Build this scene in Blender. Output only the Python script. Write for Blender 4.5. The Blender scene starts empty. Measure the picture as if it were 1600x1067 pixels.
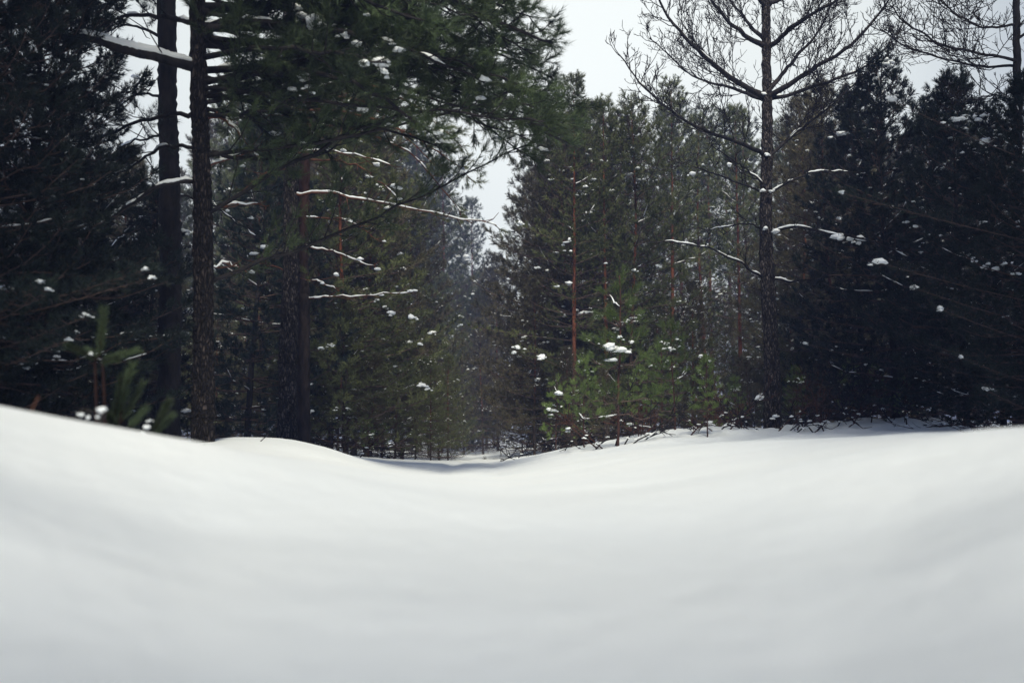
import bpy, math, random
import numpy as np
from mathutils import Vector

R = math.radians
scene = bpy.context.scene
col = scene.collection

# ------------------------------------------------------------------ camera
CAM = np.array([0.0, 0.0, 0.5])
PITCH = math.atan((690 - 533.5) / 1556.0)
cd = bpy.data.cameras.new('camera')
cam = bpy.data.objects.new('camera', cd)
col.objects.link(cam)
cam.location = CAM
cam.rotation_euler = (R(90) + PITCH, 0, 0)
cd.lens = 35.0
cd.sensor_width = 36.0
cd.clip_start = 0.05
cd.clip_end = 2000
cd.dof.use_dof = True
cd.dof.focus_distance = 13.0
cd.dof.aperture_fstop = 1.45
cd.dof.aperture_blades = 0
scene.camera = cam

# ------------------------------------------------------------------ sky
SUN_EL, SUN_AZ = R(44), R(176)          # veiled sun behind the photographer, shining along the clearing
world = bpy.data.worlds.new('World')
scene.world = world
world.use_nodes = True
nt = world.node_tree
for n in list(nt.nodes):
    nt.nodes.remove(n)
N = nt.nodes.new
L = nt.links.new
out = N('ShaderNodeOutputWorld')
bg = N('ShaderNodeBackground')
sky = N('ShaderNodeTexSky')
sky.sky_type = 'NISHITA'
sky.sun_disc = False
sky.sun_elevation = SUN_EL
sky.sun_rotation = SUN_AZ
sky.dust_density = 4.0
sky.air_density = 1.2
hsv = N('ShaderNodeHueSaturation')
hsv.inputs['Saturation'].default_value = 0.35
L(sky.outputs[0], hsv.inputs['Color'])
mixo = N('ShaderNodeMix'); mixo.data_type = 'RGBA'
mixo.inputs['Factor'].default_value = 0.65
mixo.inputs[7].default_value = (8.1, 8.4, 7.9, 1)        # cloud layer
L(hsv.outputs[0], mixo.inputs[6])
# sky painted bright ahead over the clearing, darker to the sides like a vignette
tc = N('ShaderNodeTexCoord')
dot = N('ShaderNodeVectorMath'); dot.operation = 'DOT_PRODUCT'
b = Vector((0.0, 0.93, 0.36)).normalized()
dot.inputs[1].default_value = b
L(tc.outputs['Generated'], dot.inputs[0])
ramp = N('ShaderNodeValToRGB')
cr = ramp.color_ramp
cr.interpolation = 'B_SPLINE'
cr.elements[0].position = 0.0; cr.elements[0].color = (0.23, 0.28, 0.42, 1)
cr.elements[1].position = 1.0; cr.elements[1].color = (1.0, 1.0, 1.0, 1)
for p, c in ((0.55, (0.23, 0.28, 0.42)), (0.82, (0.34, 0.37, 0.46)), (0.90, (0.60, 0.63, 0.69)), (0.95, (0.95, 0.96, 0.95))):
    e = cr.elements.new(p); e.color = (*c, 1)
L(dot.outputs['Value'], ramp.inputs[0])
noi = N('ShaderNodeTexNoise'); noi.inputs['Scale'].default_value = 1.6; noi.inputs['Detail'].default_value = 3
L(tc.outputs['Generated'], noi.inputs['Vector'])
mr = N('ShaderNodeMapRange')
mr.inputs[1].default_value = 0.3; mr.inputs[2].default_value = 0.7; mr.inputs[3].default_value = 0.86; mr.inputs[4].default_value = 1.08
L(noi.outputs[0], mr.inputs[0])
mul = N('ShaderNodeVectorMath'); mul.operation = 'MULTIPLY'
L(mixo.outputs[2], mul.inputs[0]); L(ramp.outputs[0], mul.inputs[1])
mul2 = N('ShaderNodeVectorMath'); mul2.operation = 'SCALE'
L(mul.outputs[0], mul2.inputs[0]); L(mr.outputs[0], mul2.inputs['Scale'])
L(mul2.outputs[0], bg.inputs['Color'])
bg.inputs['Strength'].default_value = 0.1
L(bg.outputs[0], out.inputs['Surface'])

sl = bpy.data.lights.new('sun', 'SUN')
sl.energy = 2.9
sl.angle = R(13)
sl.color = (1.0, 0.955, 0.79)
sun = bpy.data.objects.new('sun', sl)
col.objects.link(sun)
sdir = Vector((math.sin(SUN_AZ) * math.cos(SUN_EL), math.cos(SUN_AZ) * math.cos(SUN_EL), math.sin(SUN_EL)))
sun.rotation_euler = sdir.to_track_quat('Z', 'Y').to_euler()

scene.view_settings.view_transform = 'Standard'
scene.view_settings.look = 'None'
scene.view_settings.exposure = 0.66
scene.view_settings.gamma = 1.0
scene.cycles.max_bounces = 5
scene.cycles.diffuse_bounces = 3
scene.cycles.glossy_bounces = 1
scene.cycles.transmission_bounces = 1
scene.cycles.volume_bounces = 0
scene.cycles.use_denoising = True

# ------------------------------------------------------------------ helpers
TH_C, TH_S = math.cos(PITCH), math.sin(PITCH)
def W(px, py, Y):
    """the point of the place at depth Y seen at photo pixel (px, py)"""
    a = (px - 800) / 1556.0
    b_ = -(py - 533.5) / 1556.0
    d = np.array([a, TH_C - b_ * TH_S, TH_S + b_ * TH_C])
    return CAM + d * (Y / d[1])

def mk(name):
    m = bpy.data.materials.new(name)
    m.use_nodes = True
    return m, m.node_tree, m.node_tree.nodes['Principled BSDF']

def noise_mat(name, c1, c2, scale=6.0, rough=0.8, spec=0.2, bump=0.0, bscale=40.0, stretch=(1, 1, 1), zmix=None, detail=4, island=0.0):
    m, t, p = mk(name)
    tcn = t.nodes.new('ShaderNodeTexCoord')
    mp = t.nodes.new('ShaderNodeMapping'); mp.inputs['Scale'].default_value = stretch
    t.links.new(tcn.outputs['Object'], mp.inputs['Vector'])
    nz = t.nodes.new('ShaderNodeTexNoise'); nz.inputs['Scale'].default_value = scale; nz.inputs['Detail'].default_value = detail
    t.links.new(mp.outputs[0], nz.inputs['Vector'])
    mrn = t.nodes.new('ShaderNodeMapRange'); mrn.inputs[1].default_value = 0.32; mrn.inputs[2].default_value = 0.68
    t.links.new(nz.outputs[0], mrn.inputs[0])
    mx = t.nodes.new('ShaderNodeMix'); mx.data_type = 'RGBA'
    mx.inputs[6].default_value = (*c1, 1); mx.inputs[7].default_value = (*c2, 1)
    t.links.new(mrn.outputs[0], mx.inputs[0])
    res = mx.outputs[2]
    if zmix:                                    # bark turns orange higher up the stem
        z0, z1, c3 = zmix
        sx = t.nodes.new('ShaderNodeSeparateXYZ'); t.links.new(tcn.outputs['Object'], sx.inputs[0])
        mz = t.nodes.new('ShaderNodeMapRange'); mz.inputs[1].default_value = z0; mz.inputs[2].default_value = z1
        t.links.new(sx.outputs[2], mz.inputs[0])
        m2 = t.nodes.new('ShaderNodeMix'); m2.data_type = 'RGBA'
        t.links.new(mz.outputs[0], m2.inputs[0]); t.links.new(res, m2.inputs[6])
        m3 = t.nodes.new('ShaderNodeMix'); m3.data_type = 'RGBA'
        m3.inputs[6].default_value = (*c3, 1); m3.inputs[7].default_value = (c3[0] * .45, c3[1] * .45, c3[2] * .5, 1)
        t.links.new(mrn.outputs[0], m3.inputs[0]); t.links.new(m3.outputs[2], m2.inputs[7])
        res = m2.outputs[2]
    if island > 0:
        ge = t.nodes.new('ShaderNodeNewGeometry')
        oi = t.nodes.new('ShaderNodeObjectInfo')
        mi = t.nodes.new('ShaderNodeMapRange'); mi.inputs[3].default_value = 1 - island; mi.inputs[4].default_value = 1 + island
        t.links.new(ge.outputs['Random Per Island'], mi.inputs[0])
        mo = t.nodes.new('ShaderNodeMapRange'); mo.inputs[3].default_value = 0.6; mo.inputs[4].default_value = 1.4
        t.links.new(oi.outputs['Random'], mo.inputs[0])
        mm = t.nodes.new('ShaderNodeMath'); mm.operation = 'MULTIPLY'
        t.links.new(mi.outputs[0], mm.inputs[0]); t.links.new(mo.outputs[0], mm.inputs[1])
        sc_ = t.nodes.new('ShaderNodeVectorMath'); sc_.operation = 'SCALE'
        t.links.new(res, sc_.inputs[0]); t.links.new(mm.outputs[0], sc_.inputs['Scale'])
        res = sc_.outputs[0]
    t.links.new(res, p.inputs['Base Color'])
    p.inputs['Roughness'].default_value = rough
    p.inputs['Specular IOR Level'].default_value = spec
    if bump > 0:
        n2 = t.nodes.new('ShaderNodeTexVoronoi'); n2.inputs['Scale'].default_value = bscale
        t.links.new(mp.outputs[0], n2.inputs['Vector'])
        bp = t.nodes.new('ShaderNodeBump'); bp.inputs['Strength'].default_value = bump; bp.inputs['Distance'].default_value = 0.02
        t.links.new(n2.outputs['Distance'], bp.inputs['Height'])
        t.links.new(bp.outputs[0], p.inputs['Normal'])
    return m

def bark_mat(name, dark, light, sc):
    m = noise_mat(name, dark, light, 5, 0.92, 0.12)
    t = m.node_tree; p = t.nodes['Principled BSDF']
    tcn = t.nodes.new('ShaderNodeTexCoord'); mp = t.nodes.new('ShaderNodeMapping'); mp.inputs['Scale'].default_value = (1, 1, 0.30)
    t.links.new(tcn.outputs['Object'], mp.inputs['Vector'])
    nz = t.nodes.new('ShaderNodeTexNoise'); nz.inputs['Scale'].default_value = 9; nz.inputs['Detail'].default_value = 5
    t.links.new(mp.outputs[0], nz.inputs['Vector'])
    ad = t.nodes.new('ShaderNodeVectorMath'); ad.operation = 'MULTIPLY_ADD'; ad.inputs[1].default_value = (.09, .09, .09)
    t.links.new(nz.outputs['Color'], ad.inputs[0]); t.links.new(mp.outputs[0], ad.inputs[2])
    vo = t.nodes.new('ShaderNodeTexVoronoi'); vo.feature = 'DISTANCE_TO_EDGE'; vo.inputs['Scale'].default_value = sc
    t.links.new(ad.outputs[0], vo.inputs['Vector'])
    mr_ = t.nodes.new('ShaderNodeMapRange'); mr_.inputs[1].default_value = 0.0; mr_.inputs[2].default_value = 0.30
    t.links.new(vo.outputs['Distance'], mr_.inputs[0])
    v2 = t.nodes.new('ShaderNodeTexVoronoi'); v2.inputs['Scale'].default_value = sc
    t.links.new(ad.outputs[0], v2.inputs['Vector'])
    mx = t.nodes.new('ShaderNodeMix'); mx.data_type = 'RGBA'
    mx.inputs[6].default_value = (*dark, 1); mx.inputs[7].default_value = (*light, 1)
    mu = t.nodes.new('ShaderNodeMath'); mu.operation = 'MULTIPLY'
    sp = t.nodes.new('ShaderNodeSeparateXYZ'); t.links.new(v2.outputs['Color'], sp.inputs[0])
    t.links.new(mr_.outputs[0], mu.inputs[0]); t.links.new(sp.outputs[0], mu.inputs[1])
    t.links.new(mu.outputs[0], mx.inputs[0]); t.links.new(mx.outputs[2], p.inputs['Base Color'])
    bp = t.nodes.new('ShaderNodeBump'); bp.inputs['Strength'].default_value = 1; bp.inputs['Distance'].default_value = 0.03
    t.links.new(mr_.outputs[0], bp.inputs['Height']); t.links.new(bp.outputs[0], p.inputs['Normal'])
    return m
M_BARK = bark_mat('bark', (0.012, 0.011, 0.012), (0.075, 0.060, 0.056), 40)
M_UPBARK = noise_mat('upper_pine_bark', (0.014, 0.012, 0.012), (0.05, 0.036, 0.032), 12, 0.9, 0.15, 0.8, 26, (1, 1, 0.3), zmix=(2.3, 3.1, (0.058, 0.030, 0.026)))
M_GREYBARK = bark_mat('grey_flaky_bark', (0.016, 0.014, 0.015), (0.17, 0.145, 0.14), 42)
M_PBARK = noise_mat('pine_bark', (0.028, 0.022, 0.020), (0.085, 0.062, 0.05), 10, 0.9, 0.15, 0.8, 26, (1, 1, 0.3), zmix=(1.6, 3.4, (0.17, 0.062, 0.034)))
M_WOOD = noise_mat('branch_bark', (0.05, 0.036, 0.034), (0.12, 0.082, 0.072), 12, 0.9, 0.15)
M_RWOOD = noise_mat('red_branch_bark', (0.06, 0.03, 0.022), (0.15, 0.065, 0.042), 12, 0.9, 0.15)
M_STEM = noise_mat('seedling_stem', (0.014, 0.007, 0.007), (0.03, 0.013, 0.011), 12, 0.9, 0.15)
M_SAPBARK = noise_mat('sapling_bark', (0.03, 0.018, 0.016), (0.075, 0.034, 0.026), 12, 0.9, 0.15)
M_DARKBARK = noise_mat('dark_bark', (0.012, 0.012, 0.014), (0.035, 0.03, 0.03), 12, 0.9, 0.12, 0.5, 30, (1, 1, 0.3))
M_NEEDLE = noise_mat('pine_needles', (0.056, 0.066, 0.030), (0.112, 0.124, 0.050), 1.3, 0.55, 0.25, island=0.35)
M_NEEDLE_B = noise_mat('dull_brown_green_needles', (0.062, 0.056, 0.036), (0.115, 0.102, 0.060), 1.3, 0.6, 0.2, island=0.35)
M_NEEDLE_N = noise_mat('near_pine_needles', (0.026, 0.040, 0.022), (0.060, 0.085, 0.034), 1.3, 0.55, 0.25, island=0.35)
M_NEEDLE_SHADE = noise_mat('shaded_needles', (0.008, 0.014, 0.015), (0.018, 0.028, 0.022), 1.3, 0.55, 0.22, island=0.35)  # darkened needle copy: vignette shade toward the sides put into the colour
M_NEEDLE_Y = noise_mat('sapling_needles', (0.075, 0.115, 0.028), (0.13, 0.185, 0.05), 3, 0.5, 0.3, island=0.3)
M_DEAD = noise_mat('dry_needles', (0.055, 0.026, 0.016), (0.12, 0.052, 0.03), 5, 0.8, 0.15, island=0.3)
M_CLUMP = noise_mat('snow_on_boughs', (0.80, 0.84, 0.88), (0.88, 0.90, 0.92), 5, 0.75, 0.3)

def snow_material():
    m, t, p = mk('snow')
    tcn = t.nodes.new('ShaderNodeTexCoord')
    a = t.nodes.new('ShaderNodeTexNoise'); a.inputs['Scale'].default_value = 0.9; a.inputs['Detail'].default_value = 5
    t.links.new(tcn.outputs['Object'], a.inputs['Vector'])
    mx = t.nodes.new('ShaderNodeMix'); mx.data_type = 'RGBA'
    mx.inputs[6].default_value = (0.80, 0.84, 0.88, 1); mx.inputs[7].default_value = (0.90, 0.915, 0.91, 1)
    t.links.new(a.outputs[0], mx.inputs[0]); t.links.new(mx.outputs[2], p.inputs['Base Color'])
    p.inputs['Roughness'].default_value = 0.7
    p.inputs['Specular IOR Level'].default_value = 0.25
    c = t.nodes.new('ShaderNodeTexNoise'); c.inputs['Scale'].default_value = 14; c.inputs['Detail'].default_value = 8
    t.links.new(tcn.outputs['Object'], c.inputs['Vector'])
    bp = t.nodes.new('ShaderNodeBump'); bp.inputs['Strength'].default_value = 0.35; bp.inputs['Distance'].default_value = 0.03
    t.links.new(c.outputs[0], bp.inputs['Height']); t.links.new(bp.outputs[0], p.inputs['Normal'])
    return m
M_SNOW = snow_material()

class MB:
    def __init__(s):
        s.v = []; s.f3 = []; s.f4 = []; s.m3 = []; s.m4 = []; s.n = 0
    def add(s, v, tri=None, quad=None, mat=0):
        v = np.asarray(v, dtype=np.float32).reshape(-1, 3)
        s.v.append(v)
        if tri is not None and len(tri):
            s.f3.append(np.asarray(tri, dtype=np.int32) + s.n); s.m3.append(np.full(len(tri), mat, np.int32))
        if quad is not None and len(quad):
            s.f4.append(np.asarray(quad, dtype=np.int32) + s.n); s.m4.append(np.full(len(quad), mat, np.int32))
        s.n += len(v)
    def mesh(s, name, mats, smooth=True):
        me = bpy.data.meshes.new(name)
        if s.n:
            v = np.concatenate(s.v)
            f3 = np.concatenate(s.f3) if s.f3 else np.zeros((0, 3), np.int32)
            f4 = np.concatenate(s.f4) if s.f4 else np.zeros((0, 4), np.int32)
            me.vertices.add(len(v)); me.vertices.foreach_set('co', v.ravel())
            nl = f3.size + f4.size
            me.loops.add(nl)
            me.loops.foreach_set('vertex_index', np.concatenate([f3.ravel(), f4.ravel()]))
            me.polygons.add(len(f3) + len(f4))
            st = np.concatenate([np.arange(len(f3)) * 3, f3.size + np.arange(len(f4)) * 4]).astype(np.int32)
            me.polygons.foreach_set('loop_start', st)
            mi = np.concatenate((s.m3 or [np.zeros(0, np.int32)]) + (s.m4 or [np.zeros(0, np.int32)]))
            me.polygons.foreach_set('material_index', mi.astype(np.int32))
            if smooth:
                me.polygons.foreach_set('use_smooth', np.ones(len(mi), dtype=bool))
            me.update(calc_edges=True)
        for m in mats:
            me.materials.append(m)
        return me

def link(name, me, parent=None):
    o = bpy.data.objects.new(name, me)
    col.objects.link(o)
    if parent is not None:
        o.parent = parent
    return o

def tag(o, label=None, cat=None, group=None, kind=None):
    if label: o['label'] = label
    if cat: o['category'] = cat
    if group: o['group'] = group
    if kind: o['kind'] = kind
    return o

def thing(name, loc, label, cat, group=None, rz=0.0, s=1.0):
    o = bpy.data.objects.new(name, None)
    col.objects.link(o)
    o.location = loc; o.rotation_euler = (0, 0, rz); o.scale = (s, s, s)
    o.empty_display_size = 0.2
    return tag(o, label, cat, group)

def dup(root, loc, rz, s, label, group=None, tilt=(0, 0)):
    r = root.copy(); col.objects.link(r)
    r.location = loc; r.rotation_euler = (tilt[0], tilt[1], rz); r.scale = (s, s, s)
    r['label'] = label
    if group: r['group'] = group
    elif 'group' in r: del r['group']
    for ch in list(root.children):
        c = ch.copy(); col.objects.link(c); c.parent = r
        for g in list(ch.children):
            d = g.copy(); col.objects.link(d); d.parent = c
    return r

def unit(v):
    return v / (np.linalg.norm(v, axis=-1, keepdims=True) + 1e-9)

def tube(mb, pts, rad, sides=5, mat=0, rng=None, rough=0.0, cap=True):
    pts = np.asarray(pts, float); rad = np.asarray(rad, float)
    n = len(pts)
    t = np.gradient(pts, axis=0); t = unit(t)
    ref = np.array([0.0, 0, 1.0]) if abs(t[0][2]) < 0.8 else np.array([1.0, 0, 0])
    u = unit(np.cross(t, ref)); w = np.cross(t, u)
    a = np.arange(sides) * 2 * math.pi / sides
    rr = rad[:, None] * np.ones((1, sides))
    if rough and rng is not None:
        rr = rr * (1 + rough * (rng.random((n, sides)) - 0.5) * 2)
    v = pts[:, None, :] + rr[..., None] * (np.cos(a)[None, :, None] * u[:, None, :] + np.sin(a)[None, :, None] * w[:, None, :])
    i = np.arange(n - 1)[:, None] * sides
    j = np.arange(sides)[None, :]; j2 = (j + 1) % sides
    q = np.stack([i + j, i + j2, i + sides + j2, i + sides + j], -1).reshape(-1, 4)
    v = v.reshape(-1, 3)
    tri = None
    if cap:
        v = np.concatenate([v, pts[-1:] + t[-1:] * rad[-1] * 0.6, pts[:1]])
        e = (n - 1) * sides
        tri = [(e + k, e + (k + 1) % sides, n * sides) for k in range(sides)] + [((k + 1) % sides, k, n * sides + 1) for k in range(sides)]
    mb.add(v, tri, q, mat)

def needles(mb, P, D, Ls, rng, K=14, nl=0.09, w=0.009, mat=0, ang=(0.5, 1.05)):
    P = np.asarray(P, float); D = unit(np.asarray(D, float)); Ls = np.asarray(Ls, float)
    n = len(P)
    if n == 0: return
    t = rng.random((n, K))
    t = 0.1 + 0.9 * t
    base = P[:, None, :] + D[:, None, :] * (Ls[:, None] * t)[..., None]
    rv = unit(rng.normal(size=(n, K, 3)))
    rad = unit(rv - (rv * D[:, None, :]).sum(-1, keepdims=True) * D[:, None, :])
    al = rng.uniform(ang[0], ang[1], (n, K)) * (1.05 - 0.45 * t)
    nd = np.cos(al)[..., None] * D[:, None, :] + np.sin(al)[..., None] * rad
    ln = nl * rng.uniform(0.7, 1.15, (n, K))
    tip = base + nd * ln[..., None]
    side = unit(np.cross(nd, unit(rng.normal(size=(n, K, 3))))) * (w / 2)
    v = np.stack([base - side, base + side, tip], 2).reshape(-1, 3)
    tri = np.arange(n * K * 3).reshape(-1, 3)
    mb.add(v, tri, None, mat)

# lumpy blob template
def ico():
    import bmesh
    bm = bmesh.new(); bmesh.ops.create_icosphere(bm, subdivisions=2, radius=1.0)
    v = np.array([x.co[:] for x in bm.verts]); f = np.array([[y.index for y in x.verts] for x in bm.faces]); bm.free()
    return v, f
ICO_V, ICO_F = ico()
def blob(mb, c, s, rng, mat=0, squash=0.6):
    v = ICO_V.copy()
    k = rng.normal(size=(3, 3)) * 1.6; ph = rng.random(3) * 6
    d = 1 + 0.22 * np.sin(v @ k[0] + ph[0]) + 0.16 * np.sin(v @ (k[1] * 1.8) + ph[1]) + 0.10 * np.sin(v @ (k[2] * 3.2) + ph[2])
    v = v * d[:, None]
    sc_ = np.array([rng.uniform(.8, 1.4), rng.uniform(.8, 1.3), squash])
    if s > .03:                                  # crumbly edge on the larger cushions
        v = v * (1 + .10 * rng.normal(size=(len(v), 1)) + .10 * np.sin(9 * v[:, :1] + ph[0]) * np.sin(8 * v[:, 1:2] + ph[1]))
    lo = v[:, 2] < 0
    v = v * sc_ * s
    v[lo, 2] *= 0.55
    mb.add(v + c, ICO_F, None, mat)

def snow_strip(mb, pts, rad, rng, amount=0.7, thick=1.0, sides=6):
    if thick > 2:                                # one unbroken slab
        c = smooth_path(pts, 60); r0 = np.interp(np.linspace(0, 1, 60), np.linspace(0, 1, len(rad)), rad)
        env = np.sqrt(np.clip(np.sin(np.linspace(0.03, math.pi - 0.03, 60)), 0, 1)) ** .6
        rs = (0.75 * r0 + .012) * env * (1 + .04 * np.sin(np.linspace(0, 17, 60)) + .03 * np.sin(np.linspace(3, 61, 60)))
        c[:, 2] += r0 * .8 + rs * .2
        tube(mb, c, rs, 10, 0, rng, 0.09)
        return
    """snow lying along the top of a limb, broken here and there"""
    pts = np.asarray(pts, float)
    seg = np.linalg.norm(np.diff(pts, axis=0), axis=1); cum = np.concatenate([[0], np.cumsum(seg)]); Lt = cum[-1]
    s = 0.0
    while s < Lt:
        ln = rng.uniform(0.12, 0.6) * (0.5 + amount)
        gap = rng.uniform(0.02, 0.4) * (1.15 - amount)
        e = min(Lt, s + ln)
        if e - s > 0.05 and rng.random() < 0.35 + 0.65 * amount:
            k = max(4, int((e - s) / 0.035))
            ss = np.linspace(s, e, k)
            c = np.stack([np.interp(ss, cum, pts[:, i]) for i in range(3)], 1)
            r0 = np.interp(ss, cum, rad)
            env = np.sqrt(np.clip(np.sin(np.linspace(0.06, math.pi - 0.06, k)), 0, 1))
            rs = (0.62 * r0 + 0.008 * thick) * env * rng.uniform(0.75, 1.2, k)
            c[:, 2] += r0 * 0.75 + rs * 0.35
            tube(mb, c, rs, sides, 0, rng, 0.12)
        s = e + gap

def smooth_path(ctrl, n):
    ctrl = np.asarray(ctrl, float)
    P = np.vstack([2 * ctrl[0] - ctrl[1], ctrl, 2 * ctrl[-1] - ctrl[-2]])
    m = len(ctrl) - 1
    out_ = []
    for t in np.linspace(0, m - 1e-6, n):
        i = int(t); f = t - i
        p0, p1, p2, p3 = P[i], P[i + 1], P[i + 2], P[i + 3]
        out_.append(0.5 * ((2 * p1) + (-p0 + p2) * f + (2 * p0 - 5 * p1 + 4 * p2 - p3) * f * f + (-p0 + 3 * p1 - 3 * p2 + p3) * f ** 3))
    return np.array(out_)

# ------------------------------------------------------------------ the snow ground
RINGS = [
 (0.35, [(-3000, 640), (800, 1900), (4600, 640)]),
 (1.2, [(-1500, 560), (0, 960), (300, 1060), (800, 1100), (1300, 1050), (1600, 940), (3100, 560)]),
 (2.0, [(-1500, 560), (-300, 640), (0, 762), (300, 850), (550, 862), (800, 868), (1100, 860), (1400, 820), (1600, 760), (1900, 690), (3100, 560)]),
 (3.0, [(-1500, 540), (-300, 590), (0, 637), (60, 650), (100, 658), (200, 675), (300, 694), (400, 718), (500, 744), (650, 770), (800, 780), (1000, 768), (1200, 740), (1400, 694), (1520, 665), (1600, 655), (1800, 640), (3100, 560)]),
 (4.5, [(-1500, 560), (0, 662), (100, 670), (200, 684), (300, 697), (400, 710), (500, 724), (600, 740), (700, 754), (800, 758), (1000, 742), (1200, 706), (1300, 688), (1400, 672), (1500, 668), (1600, 672), (3100, 600)]),
 (7.0, [(-1500, 600), (0, 668), (200, 690), (330, 706), (400, 710), (500, 722), (600, 734), (700, 740), (800, 741), (900, 731), (1000, 712), (1100, 697), (1200, 689), (1400, 680), (1600, 682), (3100, 620)]),
 (9.5, [(-1500, 610), (0, 672), (200, 690), (310, 690), (345, 680), (440, 680), (500, 692), (560, 716), (600, 731), (700, 744), (800, 745), (880, 725), (1000, 706), (1100, 698), (1200, 692), (1400, 684), (1600, 680), (3100, 640)]),
 (12.0, [(-1500, 630), (0, 678), (300, 692), (450, 690), (540, 708), (600, 722), (700, 732), (800, 730), (870, 711), (965, 698), (1055, 688), (1105, 686), (1200, 683), (1400, 672), (1600, 674), (3100, 640)]),
 (15.0, [(-1500, 640), (0, 680), (330, 690), (560, 716), (700, 727), (800, 722), (870, 706), (960, 688), (1055, 672), (1130, 663), (1200, 668), (1300, 658), (1400, 656), (1600, 668), (3100, 650)]),
 (20.0, [(-1500, 660), (0, 684), (400, 694), (560, 717), (700, 722), (800, 716), (870, 706), (960, 692), (1200, 676), (1400, 666), (1600, 672), (3100, 660)]),
 (28.0, [(-1500, 670), (0, 686), (500, 706), (600, 719), (700, 721), (760, 712), (850, 706), (1000, 695), (1600, 682), (3100, 670)]),
 (60.0, [(-3000, 684), (0, 686), (700, 700), (1600, 686), (3100, 684)]),
 (260.0, [(-3000, 689), (800, 689), (3100, 689)]),
]
UG = np.linspace(-2.4, 2.4, 961)
TG = np.linspace(math.log(0.35), math.log(260), 500)
def make_grid():
    rows = []
    for Y, tab in RINGS:
        u = [W(px, py, Y)[0] / Y for px, py in tab]; z = [W(px, py, Y)[2] for px, py in tab]
        z = np.maximum(np.minimum(z, 1.6), -0.3)
        rows.append(np.interp(UG, u, z))
    rows = np.array(rows); ty = np.log([r[0] for r in RINGS])
    G = np.array([np.interp(TG, ty, rows[:, k]) for k in range(len(UG))]).T
    def blur(A, n, ax):
        k = np.exp(-0.5 * (np.arange(-3 * n, 3 * n + 1) / n) ** 2); k /= k.sum()
        A = np.pad(A, [(3 * n, 3 * n) if a_ == ax else (0, 0) for a_ in (0, 1)], mode='edge')
        return np.apply_along_axis(lambda r_: np.convolve(r_, k, 'valid'), ax, A)
    G = blur(G, 2, 0); G = blur(G, 3, 1)
    return G
GRID = make_grid()
def fbm(x, y, seed=0):
    r_ = np.random.default_rng(seed); z = np.zeros_like(x)
    for o, (f, a_) in enumerate(((0.35, 1), (0.8, .55), (1.7, .3), (3.6, .15), (7.5, .075), (14, .035))):
        for _ in range(4):
            th = r_.random() * 6.28; p = r_.random() * 6.28; ff = f * r_.uniform(.75, 1.3)
            z += a_ * np.sin((x * math.cos(th) + y * math.sin(th)) * ff * 2 + p + 1.2 * np.sin((x * math.sin(th) - y * math.cos(th)) * ff * 1.3 + p * 2)) / 4
    return z
def height(x, y):
    x = np.atleast_1d(np.asarray(x, float)); y = np.atleast_1d(np.asarray(y, float))
    Y = np.clip(y, 0.351, 259.0)
    u = np.clip(x / np.maximum(Y, 0.35), -2.399, 2.399)
    ti = (np.log(Y) - TG[0]) / (TG[1] - TG[0]); ui = (u - UG[0]) / (UG[1] - UG[0])
    i = np.clip(ti.astype(int), 0, len(TG) - 2); j = np.clip(ui.astype(int), 0, len(UG) - 2)
    a = ti - i; b_ = ui - j
    z = GRID[i, j] * (1 - a) * (1 - b_) + GRID[i + 1, j] * a * (1 - b_) + GRID[i, j + 1] * (1 - a) * b_ + GRID[i + 1, j + 1] * a * b_
    near = np.clip((y - 0.3) / 1.2, 0, 1)
    z = near * z + (1 - near) * (0.12 + 0.06 * np.clip(np.abs(x) - 0.8, 0, 5))
    n = fbm(x, y, 3)
    amp = 0.028 + 0.014 * np.clip((y - 9) / 6, 0, 1)
    lump = np.clip((x - 1.0) / 1.0, 0, 1) * np.clip((y - 10) / 2.0, 0, 1) * np.clip((26 - y) / 6, 0, 1)
    n2 = fbm(x * 3.2, y * 3.2, 8)
    # trodden track in the middle of the clearing
    cx = -0.02 * y - 0.25
    rut = np.exp(-((x - cx - 0.28) / 0.13) ** 2) + np.exp(-((x - cx + 0.28) / 0.13) ** 2)
    fine = fbm(x * 4.5, y * 4.5, 31)
    z = z + amp * n + (0.007 + 0.009 * np.clip((y - 9) / 3, 0, 1)) * fine * np.clip((y - 4) / 4, 0, 1) + lump * 0.075 * n2 - 0.02 * rut * np.clip((y - 4) / 4, 0, 1) * (1 + 0.9 * fbm(x * 2, y * 2, 21))
    return z
def gz(x, y):
    return float(height(x, y)[0])

def build_ground():
    ys = [-25, -12, -6, -3, -1.5, -0.5, 0.0]
    y = 0.15
    while y < 255:
        ys.append(y); y += max(0.035, 0.011 * y)
    ys.append(258)
    ys = np.array(ys)
    us = np.linspace(-1, 1, 520)
    us = np.sign(us) * (0.55 * np.abs(us) + 1.6 * np.abs(us) ** 5)
    Xs = us[None, :] * (np.maximum(ys, 0)[:, None] + 2.0) * 1.1
    Xs = np.where(ys[:, None] < 0.0, us[None, :] * (2.0 + np.abs(ys[:, None])) * 1.6, Xs)
    Ys = np.repeat(ys[:, None], len(us), 1)
    Z = height(Xs.ravel(), Ys.ravel()).reshape(Xs.shape)
    v = np.stack([Xs, Ys, Z], -1).reshape(-1, 3)
    nx = len(us); i = np.arange(len(ys) - 1)[:, None] * nx; j = np.arange(nx - 1)[None, :]
    q = np.stack([i + j, i + j + 1, i + nx + j + 1, i + nx + j], -1).reshape(-1, 4)
    mb = MB(); mb.add(v, None, q)
    o = link('snow_ground', mb.mesh('snow_ground', [M_SNOW]))
    tag(o, kind='structure', label='smooth white snow filling the clearing between its banks')
build_ground()

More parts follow.
